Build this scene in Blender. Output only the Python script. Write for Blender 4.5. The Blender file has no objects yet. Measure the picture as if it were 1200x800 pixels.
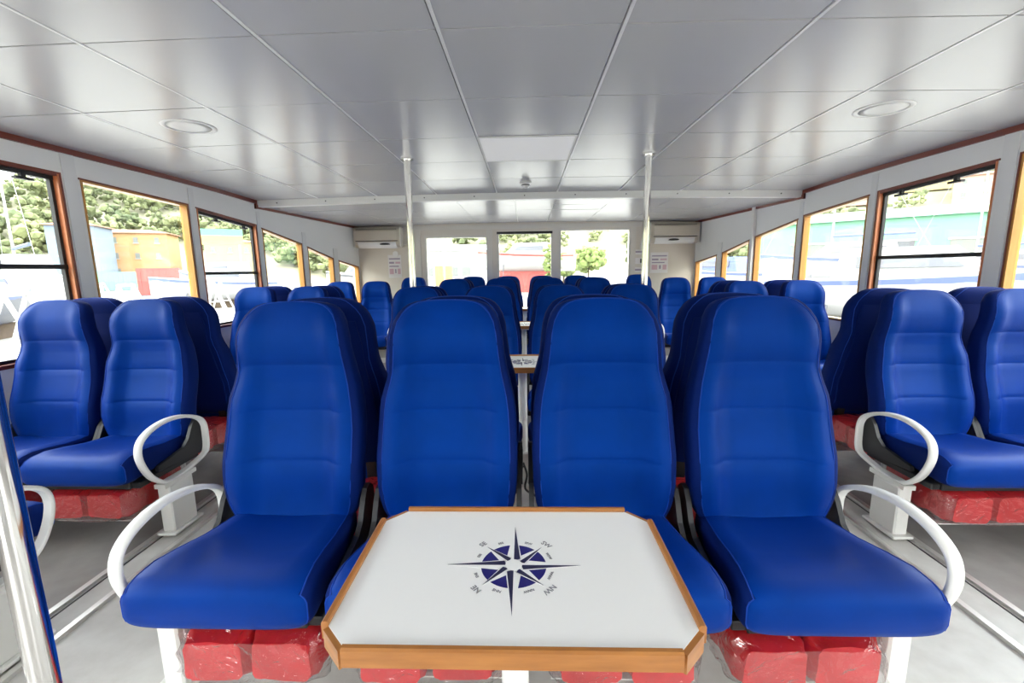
import bpy, bmesh, math, random
from mathutils import Vector, Matrix, noise
random.seed(7)
S = bpy.context.scene
COL = S.collection

# ------------------------------------------------------------------ camera
EYE = 1.2                                   # camera height above the cabin floor
def cam_axes(pitch, yaw, roll):
    f = Vector((-math.sin(yaw)*math.cos(pitch), math.cos(yaw)*math.cos(pitch), -math.sin(pitch)))
    r = Vector((math.cos(yaw), math.sin(yaw), 0)); u = r.cross(f)
    c, s = math.cos(roll), math.sin(roll)
    return c*r + s*u, c*u - s*r, f
_r, _u, _f = cam_axes(.1611, .0316, -.0138)
cam_d = bpy.data.cameras.new('camera'); cam_d.sensor_width = 36; cam_d.lens = 519.15/1200*36
cam_d.clip_start = .02; cam_d.clip_end = 2000
cam = bpy.data.objects.new('camera', cam_d); COL.objects.link(cam)
M3 = Matrix((_r, _u, -_f)).transposed()
cam.matrix_world = Matrix.Translation((0, 0, EYE)) @ M3.to_4x4()
S.camera = cam

# ------------------------------------------------------------------ world: bright overcast sky
W = bpy.data.worlds.new('overcast'); S.world = W; W.use_nodes = True
wn = W.node_tree.nodes; wl = W.node_tree.links
bg = wn['Background']
tc = wn.new('ShaderNodeTexCoord'); nz = wn.new('ShaderNodeTexNoise'); nz.inputs['Scale'].default_value = 2.2
nz.inputs['Detail'].default_value = 4
rp = wn.new('ShaderNodeValToRGB')
rp.color_ramp.elements[0].position = .35; rp.color_ramp.elements[0].color = (.90, .95, 1, 1)
rp.color_ramp.elements[1].position = .65; rp.color_ramp.elements[1].color = (1, .99, .975, 1)
wl.new(tc.outputs['Generated'], nz.inputs['Vector']); wl.new(nz.outputs['Fac'], rp.inputs['Fac'])
wl.new(rp.outputs['Color'], bg.inputs['Color'])
bg.inputs['Strength'].default_value = 6.0
vs = S.view_settings
vs.view_transform = 'Standard'; vs.look = 'None'; vs.gamma = 1; vs.exposure = 1.06; vs.use_curve_mapping = False
S.cycles.max_bounces = 14; S.cycles.diffuse_bounces = 8; S.cycles.glossy_bounces = 5; S.cycles.transparent_max_bounces = 24

# ------------------------------------------------------------------ materials
MAT = {}
def mat(name, col, rough=.5, metal=0, bump=0, bscale=200, var=0, vscale=5, sheen=0, coat=0, spec=.5, col2=None, stretch=None, coat_rough=.05):
    m = bpy.data.materials.new(name); m.use_nodes = True
    n = m.node_tree.nodes; l = m.node_tree.links; b = n['Principled BSDF']
    b.inputs['Base Color'].default_value = (*col, 1); b.inputs['Roughness'].default_value = rough
    b.inputs['Metallic'].default_value = metal; b.inputs['Specular IOR Level'].default_value = spec
    if sheen:
        b.inputs['Sheen Weight'].default_value = sheen; b.inputs['Sheen Roughness'].default_value = .4
        b.inputs['Sheen Tint'].default_value = (.3, .5, 1, 1)
    if coat: b.inputs['Coat Weight'].default_value = coat; b.inputs['Coat Roughness'].default_value = coat_rough
    if var or bump or col2:
        t = n.new('ShaderNodeTexCoord')
        mp = n.new('ShaderNodeMapping'); l.new(t.outputs['Object'], mp.inputs['Vector'])
        if stretch: mp.inputs['Scale'].default_value = stretch
    if var or col2:
        z = n.new('ShaderNodeTexNoise'); z.inputs['Scale'].default_value = vscale; z.inputs['Detail'].default_value = 5
        l.new(mp.outputs['Vector'], z.inputs['Vector'])
        r = n.new('ShaderNodeValToRGB'); r.color_ramp.elements[0].position = .3; r.color_ramp.elements[1].position = .7
        c2 = col2 or tuple(min(1, c*(1+var)) for c in col); c1 = col if col2 else tuple(c*(1-var) for c in col)
        r.color_ramp.elements[0].color = (*c1, 1); r.color_ramp.elements[1].color = (*c2, 1)
        l.new(z.outputs['Fac'], r.inputs['Fac']); l.new(r.outputs['Color'], b.inputs['Base Color'])
    if bump:
        z2 = n.new('ShaderNodeTexNoise'); z2.inputs['Scale'].default_value = bscale; z2.inputs['Detail'].default_value = 3
        l.new(mp.outputs['Vector'], z2.inputs['Vector'])
        bp = n.new('ShaderNodeBump'); bp.inputs['Strength'].default_value = bump; bp.inputs['Distance'].default_value = .01
        l.new(z2.outputs['Fac'], bp.inputs['Height']); l.new(bp.outputs['Normal'], b.inputs['Normal'])
    MAT[name] = m; return m
mat('fabric', (.0006, .028, .235), .5, bump=.08, bscale=700, spec=.35, var=.08, vscale=9)
for _n in ('fabric',): MAT[_n].node_tree.nodes['Principled BSDF'].inputs['Specular Tint'].default_value = (.08, .38, 1, 1)
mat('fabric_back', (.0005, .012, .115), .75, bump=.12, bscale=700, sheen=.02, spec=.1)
mat('piping', (.003, .045, .34), .6, spec=.2)
mat('black_plastic', (.012, .012, .014), .5)
mat('dark_grey_plastic', (.022, .023, .026), .5)
mat('white_plastic', (.80, .80, .78), .35)
mat('white_paint', (.74, .74, .71), .4)
mat('chrome', (.72, .71, .69), .10, metal=1)
mat('aluminium', (.72, .71, .68), .38, metal=.7, bump=.03, bscale=60)
mat('red_vest', (.60, .012, .018), .55, bump=.25, bscale=22, coat=.25, var=.10, vscale=12)
mat('laminate', (.90, .90, .895), .38, var=.008, vscale=3)
mat('honey_wood', (.50, .20, .045), .4, col2=(.62, .28, .07), vscale=6, stretch=(1, 18, 18), coat=.3)
mat('table_wood', (.34, .125, .024), .4, col2=(.46, .185, .04), vscale=5, stretch=(2, 16, 16), coat=.3)
mat('jamb_honey', (.46, .20, .03), .4, col2=(.56, .27, .05), vscale=4, stretch=(9, 9, 1), coat=.3)
mat('jamb_red', (.52, .15, .055), .35, col2=(.64, .22, .085), vscale=4, stretch=(9, 9, 1), coat=.4)
mat('mahogany', (.15, .025, .014), .4, col2=(.20, .035, .018), vscale=5, stretch=(9, 1, 9), coat=.3)
mat('navy_print', (.012, .010, .16), .45)
mat('dark_print', (.022, .022, .07), .45)
mat('grey_print', (.22, .22, .25), .5)
mat('ceiling_panel', (.49, .49, .495), .27, spec=.75, var=.015, vscale=2, bump=.012, bscale=9)
mat('light_strip', (.72, .72, .72), .3)
mat('ceiling_joint', (.60, .60, .60), .35, metal=.3)
mat('light_panel', (.85, .85, .84), .55)
MAT['light_panel'].node_tree.nodes['Principled BSDF'].inputs['Emission Color'].default_value = (1, .98, .95, 1)
MAT['light_panel'].node_tree.nodes['Principled BSDF'].inputs['Emission Strength'].default_value = .10
mat('wall_white', (.82, .82, .81), .45, var=.015, vscale=2)
mat('wall_grey', (.76, .76, .755), .5)
mat('wall_cream', (.66, .61, .53), .5, var=.015, vscale=2)
mat('frame_cream', (.66, .63, .57), .45)
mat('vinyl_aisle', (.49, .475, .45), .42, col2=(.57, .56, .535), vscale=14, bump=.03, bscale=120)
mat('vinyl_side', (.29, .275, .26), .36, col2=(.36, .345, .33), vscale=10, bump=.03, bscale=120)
mat('paper', (.75, .73, .72), .6)
mat('ink', (.35, .3, .38), .6); mat('ink_pink', (.62, .42, .48), .6); mat('ink_black', (.02, .02, .02), .5)
mat('ac_plastic', (.60, .55, .46), .35)
# outside
mat('concrete', (.30, .29, .27), .85, var=.12, vscale=.5)
mat('hill_soil', (.22, .215, .14), .9, var=.3, vscale=.05)
mat('foliage', (.06, .08, .035), .95, col2=(.22, .24, .11), vscale=.12)
mat('leaf_light', (.10, .15, .035), .8, col2=(.17, .21, .06), vscale=1.2)
mat('stucco_orange', (.36, .21, .095), .8, var=.06, vscale=.4)
mat('stucco_blue', (.15, .19, .245), .8, var=.05, vscale=.4)
mat('stucco_yellow', (.42, .33, .14), .8, var=.05, vscale=.4)
mat('stucco_pink', (.40, .25, .20), .8, var=.05, vscale=.4)
mat('roof_tile', (.31, .17, .12), .8, var=.15, vscale=1)
mat('shutter', (.14, .15, .14), .6)
mat('boat_white', (.34, .34, .34), .3); mat('boat_red', (.36, .06, .05), .5); mat('boat_dark', (.08, .085, .10), .4)
mat('boat_blue', (.09, .12, .25), .5); mat('green_sheet', (.13, .31, .20), .6, var=.06, vscale=.3)
mat('sign_green', (.09, .33, .24), .5); mat('sign_yellow', (.42, .34, .10), .5)
mat('bark', (.08, .055, .03), .9, var=.2, vscale=6)
def schlick(n, l, f0=.04, nrm=None):
    lw = n.new('ShaderNodeLayerWeight'); lw.inputs['Blend'].default_value = .5
    if nrm: l.new(nrm, lw.inputs['Normal'])
    p = n.new('ShaderNodeMath'); p.operation = 'POWER'; l.new(lw.outputs['Facing'], p.inputs[0]); p.inputs[1].default_value = 5
    a = n.new('ShaderNodeMath'); a.operation = 'MULTIPLY_ADD'; l.new(p.outputs[0], a.inputs[0]); a.inputs[1].default_value = 1-f0; a.inputs[2].default_value = f0
    return a.outputs[0]
def glass_mat():
    m = bpy.data.materials.new('window_glass'); m.use_nodes = True
    n = m.node_tree.nodes; l = m.node_tree.links; n.remove(n['Principled BSDF'])
    tr = n.new('ShaderNodeBsdfTransparent'); tr.inputs['Color'].default_value = (.93, .95, .94, 1)
    gl = n.new('ShaderNodeBsdfGlossy'); gl.inputs['Roughness'].default_value = .02
    mx = n.new('ShaderNodeMixShader'); l.new(schlick(n, l), mx.inputs[0]); l.new(tr.outputs[0], mx.inputs[1]); l.new(gl.outputs[0], mx.inputs[2])
    l.new(mx.outputs[0], n['Material Output'].inputs['Surface']); MAT['glass'] = m
glass_mat()
def wrap_mat():
    m = bpy.data.materials.new('clear_plastic_wrap'); m.use_nodes = True
    n = m.node_tree.nodes; l = m.node_tree.links; n.remove(n['Principled BSDF'])
    tr = n.new('ShaderNodeBsdfTransparent'); tr.inputs['Color'].default_value = (.96, .96, .96, 1)
    gl = n.new('ShaderNodeBsdfGlossy'); gl.inputs['Roughness'].default_value = .10
    t = n.new('ShaderNodeTexCoord'); z = n.new('ShaderNodeTexNoise'); z.inputs['Scale'].default_value = 18; z.inputs['Detail'].default_value = 3; z.inputs['Distortion'].default_value = 1.2
    l.new(t.outputs['Object'], z.inputs['Vector'])
    bp = n.new('ShaderNodeBump'); bp.inputs['Strength'].default_value = .9; bp.inputs['Distance'].default_value = .02
    l.new(z.outputs['Fac'], bp.inputs['Height']); l.new(bp.outputs['Normal'], gl.inputs['Normal'])
    mx = n.new('ShaderNodeMixShader'); l.new(schlick(n, l, .13, bp.outputs['Normal']), mx.inputs[0]); l.new(tr.outputs[0], mx.inputs[1]); l.new(gl.outputs[0], mx.inputs[2])
    l.new(mx.outputs[0], n['Material Output'].inputs['Surface']); MAT['wrap'] = m
wrap_mat()

# ------------------------------------------------------------------ mesh helpers
class MB:
    def __init__(s): s.v = []; s.f = []
    def add(s, vs, fs):
        k = len(s.v); s.v += [tuple(p) for p in vs]; s.f += [tuple(i+k for i in f) for f in fs]; return s
    def hexa(s, p):          # 8 points: bottom loop 0-3, top loop 4-7
        return s.add(p, [(3,2,1,0),(4,5,6,7),(0,1,5,4),(1,2,6,5),(2,3,7,6),(3,0,4,7)])
    def box(s, x0, x1, y0, y1, z0, z1):
        return s.hexa([(x0,y0,z0),(x1,y0,z0),(x1,y1,z0),(x0,y1,z0),(x0,y0,z1),(x1,y0,z1),(x1,y1,z1),(x0,y1,z1)])
    def cbox(s, x0, x1, y0, y1, z0, z1, b=.005):      # box with chamfered vertical and horizontal edges
        def ring(i, z): return [(x0+i,y0+b+i*0,z),(x0+b,y0+i,z),(x1-b,y0+i,z),(x1-i,y0+b,z),(x1-i,y1-b,z),(x1-b,y1-i,z),(x0+b,y1-i,z),(x0+i,y1-b,z)]
        return s.loft([ring(b*.6, z0), ring(0, z0+b), ring(0, z1-b), ring(b*.6, z1)])
    def loft(s, rings, cap=True, close=True):
        n = len(rings[0]); k = len(s.v)
        for r in rings: s.v += [tuple(p) for p in r]
        for i in range(len(rings)-1):
            for j in range(n if close else n-1):
                a = k+i*n+j; b = k+i*n+(j+1) % n
                s.f.append((a, b, b+n, a+n))
        if cap: s.f.append(tuple(k+j for j in reversed(range(n)))); s.f.append(tuple(k+(len(rings)-1)*n+j for j in range(n)))
        return s
    def tube(s, path, r, n=8, closed=False):
        path = [Vector(p) for p in path]; rings = []; m = len(path); prev = None
        for i, p in enumerate(path):
            a = path[i-1] if (i or closed) else p; b = path[(i+1) % m] if (i < m-1 or closed) else p
            t = (b-a).normalized()
            if prev is None: u = t.orthogonal().normalized()
            else: u = (prev - t*prev.dot(t)).normalized()
            prev = u; w = t.cross(u); rr = r[i] if isinstance(r, (list, tuple)) else r
            rings.append([p + rr*(math.cos(q*2*math.pi/n)*u + math.sin(q*2*math.pi/n)*w) for q in range(n)])
        if closed: rings.append(rings[0]); return s.loft(rings, cap=False)
        return s.loft(rings)
    def cyl(s, x, y, z0, z1, r, n=20, r1=None):
        r1 = r if r1 is None else r1
        c = [(math.cos(2*math.pi*i/n), math.sin(2*math.pi*i/n)) for i in range(n)]
        return s.loft([[(x+r*a, y+r*b, z0) for a, b in c], [(x+r1*a, y+r1*b, z1) for a, b in c]])
    def extr(s, poly, fn0, fn1):
        return s.loft([[fn0(p) for p in poly], [fn1(p) for p in poly]])
    def mesh(s, name, m, smooth=False, angle=None):
        me = bpy.data.meshes.new(name); me.from_pydata(s.v, [], s.f); me.materials.append(MAT[m] if isinstance(m, str) else m)
        bm = bmesh.new(); bm.from_mesh(me); bmesh.ops.recalc_face_normals(bm, faces=bm.faces); bm.to_mesh(me); bm.free()
        if smooth:
            me.polygons.foreach_set('use_smooth', [True]*len(me.polygons))
            if angle: me.set_sharp_from_angle(angle=math.radians(angle))
        me.update(); return me
    def obj(s, name, m, parent=None, smooth=False, angle=None, **k):
        return place(name, s.mesh(name, m, smooth, angle), parent, **k)
def place(name, me, parent=None, loc=None, rz=0, label=None, cat=None, group=None, kind=None):
    o = bpy.data.objects.new(name, me); COL.objects.link(o)
    if parent: o.parent = parent
    if loc is not None: o.location = loc
    if rz: o.rotation_euler = (0, 0, rz)
    return tag(o, label, cat, group, kind)
def tag(o, label=None, cat=None, group=None, kind=None):
    if label: o['label'] = label
    if cat: o['category'] = cat
    if group: o['group'] = group
    if kind: o['kind'] = kind
    return o
def thing(name, label, cat, loc=(0,0,0), rz=0, group=None, kind=None):
    return place(name, None, None, loc, rz, label, cat, group, kind)
def sup(a, n): return math.copysign(abs(a)**(2/n), a)
def catmull(P, closed=True, k=6):
    P = [Vector(p) for p in P]; n = len(P); out = []
    for i in range(n if closed else n-1):
        g = lambda j: P[j % n] if closed else P[max(0, min(n-1, j))]
        a, b, c, d = g(i-1), g(i), g(i+1), g(i+2)
        for q in range(k):
            t = q/k
            out.append(.5*((2*b)+(c-a)*t+(2*a-5*b+4*c-d)*t*t+(3*b-a-3*c+d)*t**3))
    if not closed: out.append(P[-1])
    return out
def lerp(a, b, t): return a+(b-a)*t
def interp(tab, x):
    for (x0, v0), (x1, v1) in zip(tab, tab[1:]):
        if x <= x1: return lerp(v0, v1, max(0, (x-x0)/(x1-x0)))
    return tab[-1][1]

# ------------------------------------------------------------------ the setting
Y_REAR, Y_BEAM, Y_BOW = -1.65, 4.57, 6.75
def wx(y): return 2.72 if y <= 4.55 else 2.72 - .0955*(y-4.55)          # inner face of the side walls
def zc(x, y):                                                             # underside of the cambered ceiling
    yb = min(y, Y_BEAM)
    z = EYE + .7655 + .0032*yb - .0044*x*x - .02*max(0, yb-3.4)**2
    return z - (.055 + .006*(y-Y_BEAM) if y > Y_BEAM+1e-4 else 0)

# floor
o = MB().box(-1.573, 1.535, Y_REAR, Y_BOW, -.08, 0).obj('floor', 'vinyl_aisle', label='pale speckled vinyl floor of the aisles and table bay', cat='floor', kind='structure')
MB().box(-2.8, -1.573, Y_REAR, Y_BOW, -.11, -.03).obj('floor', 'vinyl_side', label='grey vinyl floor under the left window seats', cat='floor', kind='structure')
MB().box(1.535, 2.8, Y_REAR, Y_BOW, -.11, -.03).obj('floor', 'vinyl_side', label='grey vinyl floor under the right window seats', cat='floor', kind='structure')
for sgn, xa, xb in ((-1, -1.573, -1.71), (1, 1.535, 1.69)):
    side = 'left' if sgn < 0 else 'right'
    t = thing('trim_1' if sgn < 0 else 'trim_2', f'aluminium seat rail along the {side} aisle floor', 'rail', (0,0,0), kind='structure')
    a, b = sorted((xa, xb))
    MB().box(a, b, Y_REAR, Y_BOW, -.03, .006).obj('rail_base', 'vinyl_aisle', t)
    MB().box(xa-.011, xa+.011, Y_REAR, Y_BOW, .0, .014).obj('rail_lip', 'aluminium', t)
    MB().box(xb-.012, xb+.012, Y_REAR, Y_BOW, -.03, .016).obj('rail_lip', 'aluminium', t)
    MB().box(xb-sgn*.026-.003, xb-sgn*.026+.003, Y_REAR, Y_BOW, .006, .0075).obj('rail_groove', 'black_plastic', t)
for k, x in ((3, -1.035), (4, 1.01)):
    MB().box(x-.045, x+.045, Y_REAR, Y_BOW, 0, .010).box(x-.05, x-.04, Y_REAR, Y_BOW, .0, .014).box(x+.04, x+.05, Y_REAR, Y_BOW, .0, .014).obj(
        f'trim_{k}', 'white_paint', label=f'thin white floor rail under the {"left" if x<0 else "right"} armrests of the centre seats', cat='rail', kind='structure')

# ceiling: backing shell + separate panels
XE = [-2.682+.6*i for i in range(10)]
XE = [x+.0 for x in XE]; XE[0] = -2.72; XE[-1] = 2.72
def shell_rows(ys, dz0, dz1, xs):
    mb = MB()
    for ya, yb in zip(ys, ys[1:]):
        for xa, xb in zip(xs, xs[1:]):
            P = [(xa,ya),(xb,ya),(xb,yb),(xa,yb)]
            mb.hexa([(x,y,zc(x,y)+dz0) for x,y in P]+[(x,y,zc(x,y)+dz1) for x,y in P])
    return mb
def lim(x, y): w = wx(y)+.02; return max(-w, min(w, x))
ceil = thing('ceiling', 'glossy light grey panelled ceiling with slight camber', 'ceiling', (0,0,0), kind='structure')
YS = [Y_REAR, -1.43, -.83, -.23, .37, .97, 1.57, 2.17, 2.77, 3.37, 3.97, Y_BEAM]
shell_rows(YS, .010, .06, [-2.82]+XE[1:-1]+[2.82]).obj('backing', 'ceiling_joint', ceil)
for j, (ya, yb) in enumerate(zip(YS, YS[1:])):
    for i, (xa, xb) in enumerate(zip(XE, XE[1:])):
        if i == 4 and abs(ya-2.77) < .01: continue
        g = .0035; tl = [random.uniform(-.0012, .0012) for _ in range(4)]
        P = [(xa+g,ya+g),(xb-g,ya+g),(xb-g,yb-g),(xa+g,yb-g)]
        MB().hexa([(x,y,zc(x,y)+d) for (x,y),d in zip(P, tl)]+[(x,y,zc(x,y)+.0105) for x,y in P]).obj('panel', 'ceiling_panel', ceil)
for x in XE[1:-1]:
    m = MB()
    for ya, yb in zip(YS, YS[1:]):
        P = [(x+.002,ya),(x+.013,ya),(x+.013,yb),(x+.002,yb)]
        m.hexa([(px,y,zc(px,y)-.0022) for px,y in P]+[(px,y,zc(px,y)+.009) for px,y in P])
    m.obj('joint_strip', 'light_strip', ceil)
YL = [Y_BEAM+.06, 5.05, 5.45, 5.85, 6.3, Y_BOW]
XL = [-2.72, -1.9, -1.3, -.70, -.1, .32, .9, 1.5, 2.1, 2.72]
low = MB()
for ya, yb in zip(YL, YL[1:]):
    P = [(-2.82,ya),(2.82,ya),(2.82,yb),(-2.82,yb)]
low = shell_rows(YL, .008, .06, [-2.82,-2,-1,0,1,2,2.82]).obj('backing', 'ceiling_joint', ceil)
for ya, yb in zip(YL, YL[1:]):
    for xa, xb in zip(XL, XL[1:]):
        g = .0025; tl = [random.uniform(-.002, .002) for _ in range(4)]
        P = [(lim(xa+g,ya+g),ya+g),(lim(xb-g,ya+g),ya+g),(lim(xb-g,yb-g),yb-g),(lim(xa+g,yb-g),yb-g)]
        MB().hexa([(x,y,zc(x,y)+d) for (x,y),d in zip(P, tl)]+[(x,y,zc(x,y)+.0095) for x,y in P]).obj('panel', 'ceiling_panel', ceil)
# beam where the ceiling steps down
bm_ = MB()
for xa, xb in zip([-2.74]+XE[1:-1], XE[1:-1]+[2.74]):
    P = [(xa,Y_BEAM),(xb,Y_BEAM),(xb,Y_BEAM+.07),(xa,Y_BEAM+.07)]
    bm_.hexa([(x,y,zc(x,Y_BEAM)-.062) for x,y in P]+[(x,y,zc(x,Y_BEAM)+.06) for x,y in P])
beam = bm_.obj('trim_5', 'white_paint', label='white beam across the ceiling where it steps down', cat='beam', kind='structure')
for k in range(11):
    x = -2.5+.5*k
    MB().cyl(0, 0, 0, .006, .006, 8).obj('screw', 'dark_grey_plastic', beam, loc=(x, Y_BEAM, zc(x, Y_BEAM)-.03)).rotation_euler = (math.pi/2, 0, 0)

# windows per side (y0, y1, top at y0, top at y1 above the eye, opening?)
SILL = EYE-.47
WIN = [(-1.02,-.14,.60,.60), (-.04,.78,.60,.595), (.88,1.70,.595,.59), (1.80,2.63,.59,.585), (2.755,3.62,.578,.548), (3.72,4.53,.535,.475),
       (4.62,5.29,.45,.33), (5.41,5.98,.30,.175), (6.13,6.70,.15,.065)]
OPEN = {-1: {3, 5}, 1: {4}}
TH = .054
def wallp(sgn, y, z, d=0): return (sgn*(wx(y)+d), y, z)
def wseg(mb, sgn, ya, yb, za0, zb0, za1, zb1, d0=0, d1=TH):
    mb.hexa([wallp(sgn,ya,za0,d0), wallp(sgn,yb,zb0,d0), wallp(sgn,yb,zb0,d1), wallp(sgn,ya,za0,d1),
             wallp(sgn,ya,za1,d0), wallp(sgn,yb,zb1,d0), wallp(sgn,yb,zb1,d1), wallp(sgn,ya,za1,d1)])
wcount = 0
for sgn in (-1, 1):
    side = 'left' if sgn < 0 else 'right'
    mb = MB(); yprev = Y_REAR
    zt = 2.05
    for (y0, y1, t0, t1) in WIN:
        wseg(mb, sgn, yprev, y0, -.12, -.12, zt, zt)                              # pillar
        wseg(mb, sgn, y0, y1, -.12, -.12, SILL, SILL)
        wseg(mb, sgn, y0, y1, EYE+t0, EYE+t1, zt, zt)
        yprev = y1
    wseg(mb, sgn, yprev, Y_BOW+.1, -.12, -.12, zt, zt)
    wall = mb.obj(f'wall_{side}', 'wall_white', label=f'white {side} cabin wall with a row of windows', cat='wall', kind='structure')
    # raised pillar covers between windows
    for (a, b) in zip(WIN, WIN[1:]):
        ya, yb = a[1]+.022, b[0]-.022
        if yb-ya < .03: ya, yb = a[1]+.012, b[0]-.012
        m2 = MB(); top = zc(2.7, ya)-.03
        wseg(m2, sgn, ya, yb, SILL-.25, SILL-.25, min(top, EYE+a[3]+.14), min(top, EYE+a[3]+.14), -.008, .002)
        m2.obj('pillar_cover', 'wall_grey', wall)
    # windows
    for k, (y0, y1, t0, t1) in enumerate(WIN):
        wcount += 1; op = k in OPEN[sgn]; jm = 'jamb_red' if op else 'jamb_honey'
        w = thing(f'window_{wcount}', (f'opening window with black frame, crossbar and red wood jamb, ' if op else 'fixed pane window with honey wood jamb, ')
                  + f'{("nearest in view", "second", "third", "fourth", "fifth", "farthest")[k-3]} along the {side} wall' if k >= 3 else f'fixed window behind the camera on the {side} wall', 'window', (0,0,0), kind='structure',
                  group=None if k >= 3 else f'windows behind the camera, {side} wall')
        z0, z1 = EYE+t0, EYE+t1; jw = .012
        m = MB(); wseg(m, sgn, y1-jw, y1, SILL, SILL, z1, z1, -.004, TH); m.obj('jamb', jm, w)
        m = MB(); wseg(m, sgn, y0, y0+jw, SILL, SILL, z0, z0, -.004, TH); m.obj('jamb', jm, w)
        m = MB(); wseg(m, sgn, y0+jw, y1-jw, SILL, SILL, SILL+jw, SILL+jw, -.012, TH); m.obj('sill', 'mahogany' if op else jm, w)
        m = MB(); wseg(m, sgn, y0+jw, y1-jw, z0-jw, z1-jw, z0, z1, -.004, TH); m.obj('head', 'mahogany' if op else jm, w)
        # thin dark bead round the inside edge
        m = MB(); e = .010
        wseg(m, sgn, y1, y1+e, SILL-e, SILL-e, z1+e, z1+e, -.007, .0); wseg(m, sgn, y0-e, y1, z0, z1, z0+e, z1+e, -.007, 0)
        wseg(m, sgn, y0-e, y1, SILL-e, SILL-e, SILL, SILL, -.007, 0)
        m.obj('bead', 'mahogany', w)
        m = MB(); wseg(m, sgn, y0+jw, y1-jw, SILL+jw, SILL+jw, z0-jw, z1-jw, .038, .041); m.obj('pane', 'glass', w)
        if op:
            fw = .018; m = MB()
            wseg(m, sgn, y0+jw, y0+jw+fw, SILL+jw, SILL+jw, z0-jw, z0-jw, .026, .05); wseg(m, sgn, y1-jw-fw, y1-jw, SILL+jw, SILL+jw, z1-jw, z1-jw, .026, .05)
            wseg(m, sgn, y0+jw, y1-jw, z0-jw-.022, z1-jw-.022, z0-jw, z1-jw, .022, .05); wseg(m, sgn, y0+jw, y1-jw, SILL+jw, SILL+jw, SILL+jw+fw, SILL+jw+fw, .026, .05)
            m.obj('metal_frame', 'black_plastic', w)
            zb = EYE+(.052 if k != 5 else .003)
            m = MB(); wseg(m, sgn, y0+jw, y1-jw, zb-.013, zb-.013, zb+.013, zb+.013, .022, .052); m.obj('crossbar', 'black_plastic', w)
            for fr in (.30, .78):
                yy = lerp(y0, y1, fr); zz = lerp(z0, z1, fr)-.03
                m = MB(); wseg(m, sgn, yy-.045, yy+.045, zz-.035, zz-.035, zz-.022, zz-.022, .0, .026); wseg(m, sgn, yy-.012, yy+.012, zz-.025, zz-.025, zz, zz, .006, .026)
                m.obj('latch', 'black_plastic', w)
    # red-brown trim along the top of the wall, stepping down at the beam
    m = MB(); ys = [Y_REAR, .5, 2.5, 3.4, 4.0, Y_BEAM-.01]
    for ya, yb in zip(ys, ys[1:]):
        za, zb = zc(2.7, ya), zc(2.7, yb); wseg(m, sgn, ya, yb, za-.032, zb-.032, za+.01, zb+.01, -.02, .002)
    wseg(m, sgn, Y_BEAM-.03, Y_BEAM-.008, zc(2.7, 4.5)-.085, zc(2.7, 4.5)-.085, zc(2.7, 4.5), zc(2.7, 4.5), -.021, .002)
    ys = [Y_BEAM-.03, 5.2, 6.0, Y_BOW]
    for ya, yb in zip(ys, ys[1:]):
        za, zb = zc(2.6, max(ya, Y_BEAM+.01)), zc(2.6, yb); wseg(m, sgn, ya, yb, za-.025, zb-.025, za+.01, zb+.01, -.02, .002)
    m.obj('trim_6' if sgn < 0 else 'trim_7', 'mahogany', label=f'red-brown wooden moulding along the top of the {side} wall', cat='moulding', kind='structure')
# slim conduit post on the right wall
m = MB(); wseg(m, 1, 5.30, 5.345, 0, 0, zc(2.6,5.3), zc(2.6,5.3), -.035, -.001)
m.obj('trim_8', 'white_plastic', label='slim white vertical duct on the right wall between windows', cat='duct', kind='structure')

# bow bulkhead
FW = [(-1.507,-.547,.51), (.504,1.568,.585)]; DOOR = (-.42,.42,.555); FS = EYE-.45
mb = MB(); y0, y1 = Y_BOW, Y_BOW+.08; zt = 2.05
for a, b in ((-2.62,-1.507), (-.547,-.42), (.42,.504), (1.568,2.62)): mb.box(a, b, y0, y1, -.12, zt)
for a, b, t in FW: mb.box(a, b, y0, y1, -.12, FS); mb.box(a, b, y0, y1, EYE+t, zt)
mb.box(DOOR[0], DOOR[1], y0, y1, EYE+DOOR[2], zt); mb.box(DOOR[0], DOOR[1], y0, y1, -.12, .02)
wall = mb.obj('wall_front', 'wall_cream', label='cream bulkhead at the far end with windows and door', cat='wall', kind='structure')
MB().box(-1.82, 1.82, y0-.012, y0, EYE+.595, EYE+.655).obj('header_board', 'frame_cream', wall)
for x in (-1.60, -.54, .445, 1.60): MB().box(x-.035, x+.055 if abs(x)<1 else x+.035, y0-.012, y0, .2, EYE+.594).obj('mullion_cover', 'frame_cream', wall)
for a, b, t in FW:
    wcount += 1
    w = thing(f'window_{wcount}', f'{"left" if a<0 else "right"} window in the cream far bulkhead', 'window', kind='structure')
    f = .03
    for q in ((a,a+f,FS,EYE+t),(b-f,b,FS,EYE+t),(a+f,b-f,FS,FS+f),(a+f,b-f,EYE+t-f,EYE+t)): MB().box(q[0], q[1], y0-.004, y1, q[2], q[3]).obj('frame', 'frame_cream', w)
    MB().box(a+f, b-f, y0+.04, y0+.045, FS+f, EYE+t-f).obj('pane', 'glass', w)
d = thing('door_1', 'glazed door with black top rail in the far bulkhead', 'door', kind='structure')
a, b, t = DOOR
MB().box(a, b, y0+.0, y1, EYE+t-.035, EYE+t).obj('top_rail', 'black_plastic', d)
MB().box(a, a+.03, y0+.01, y1-.01, .02, EYE+t-.035).obj('stile', 'frame_cream', d); MB().box(b-.03, b, y0+.01, y1-.01, .02, EYE+t-.035).obj('stile', 'frame_cream', d)
MB().box(a+.03, b-.03, y0+.01, y1-.01, .02, .55).obj('lower_panel', 'frame_cream', d)
MB().box(a+.03, b-.03, y0+.04, y0+.045, .55, EYE+t-.035).obj('pane', 'glass', d)
MB().cyl(b-.06, y0-.03, .95, 1.1, .012, 10).obj('handle', 'chrome', d)
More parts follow.
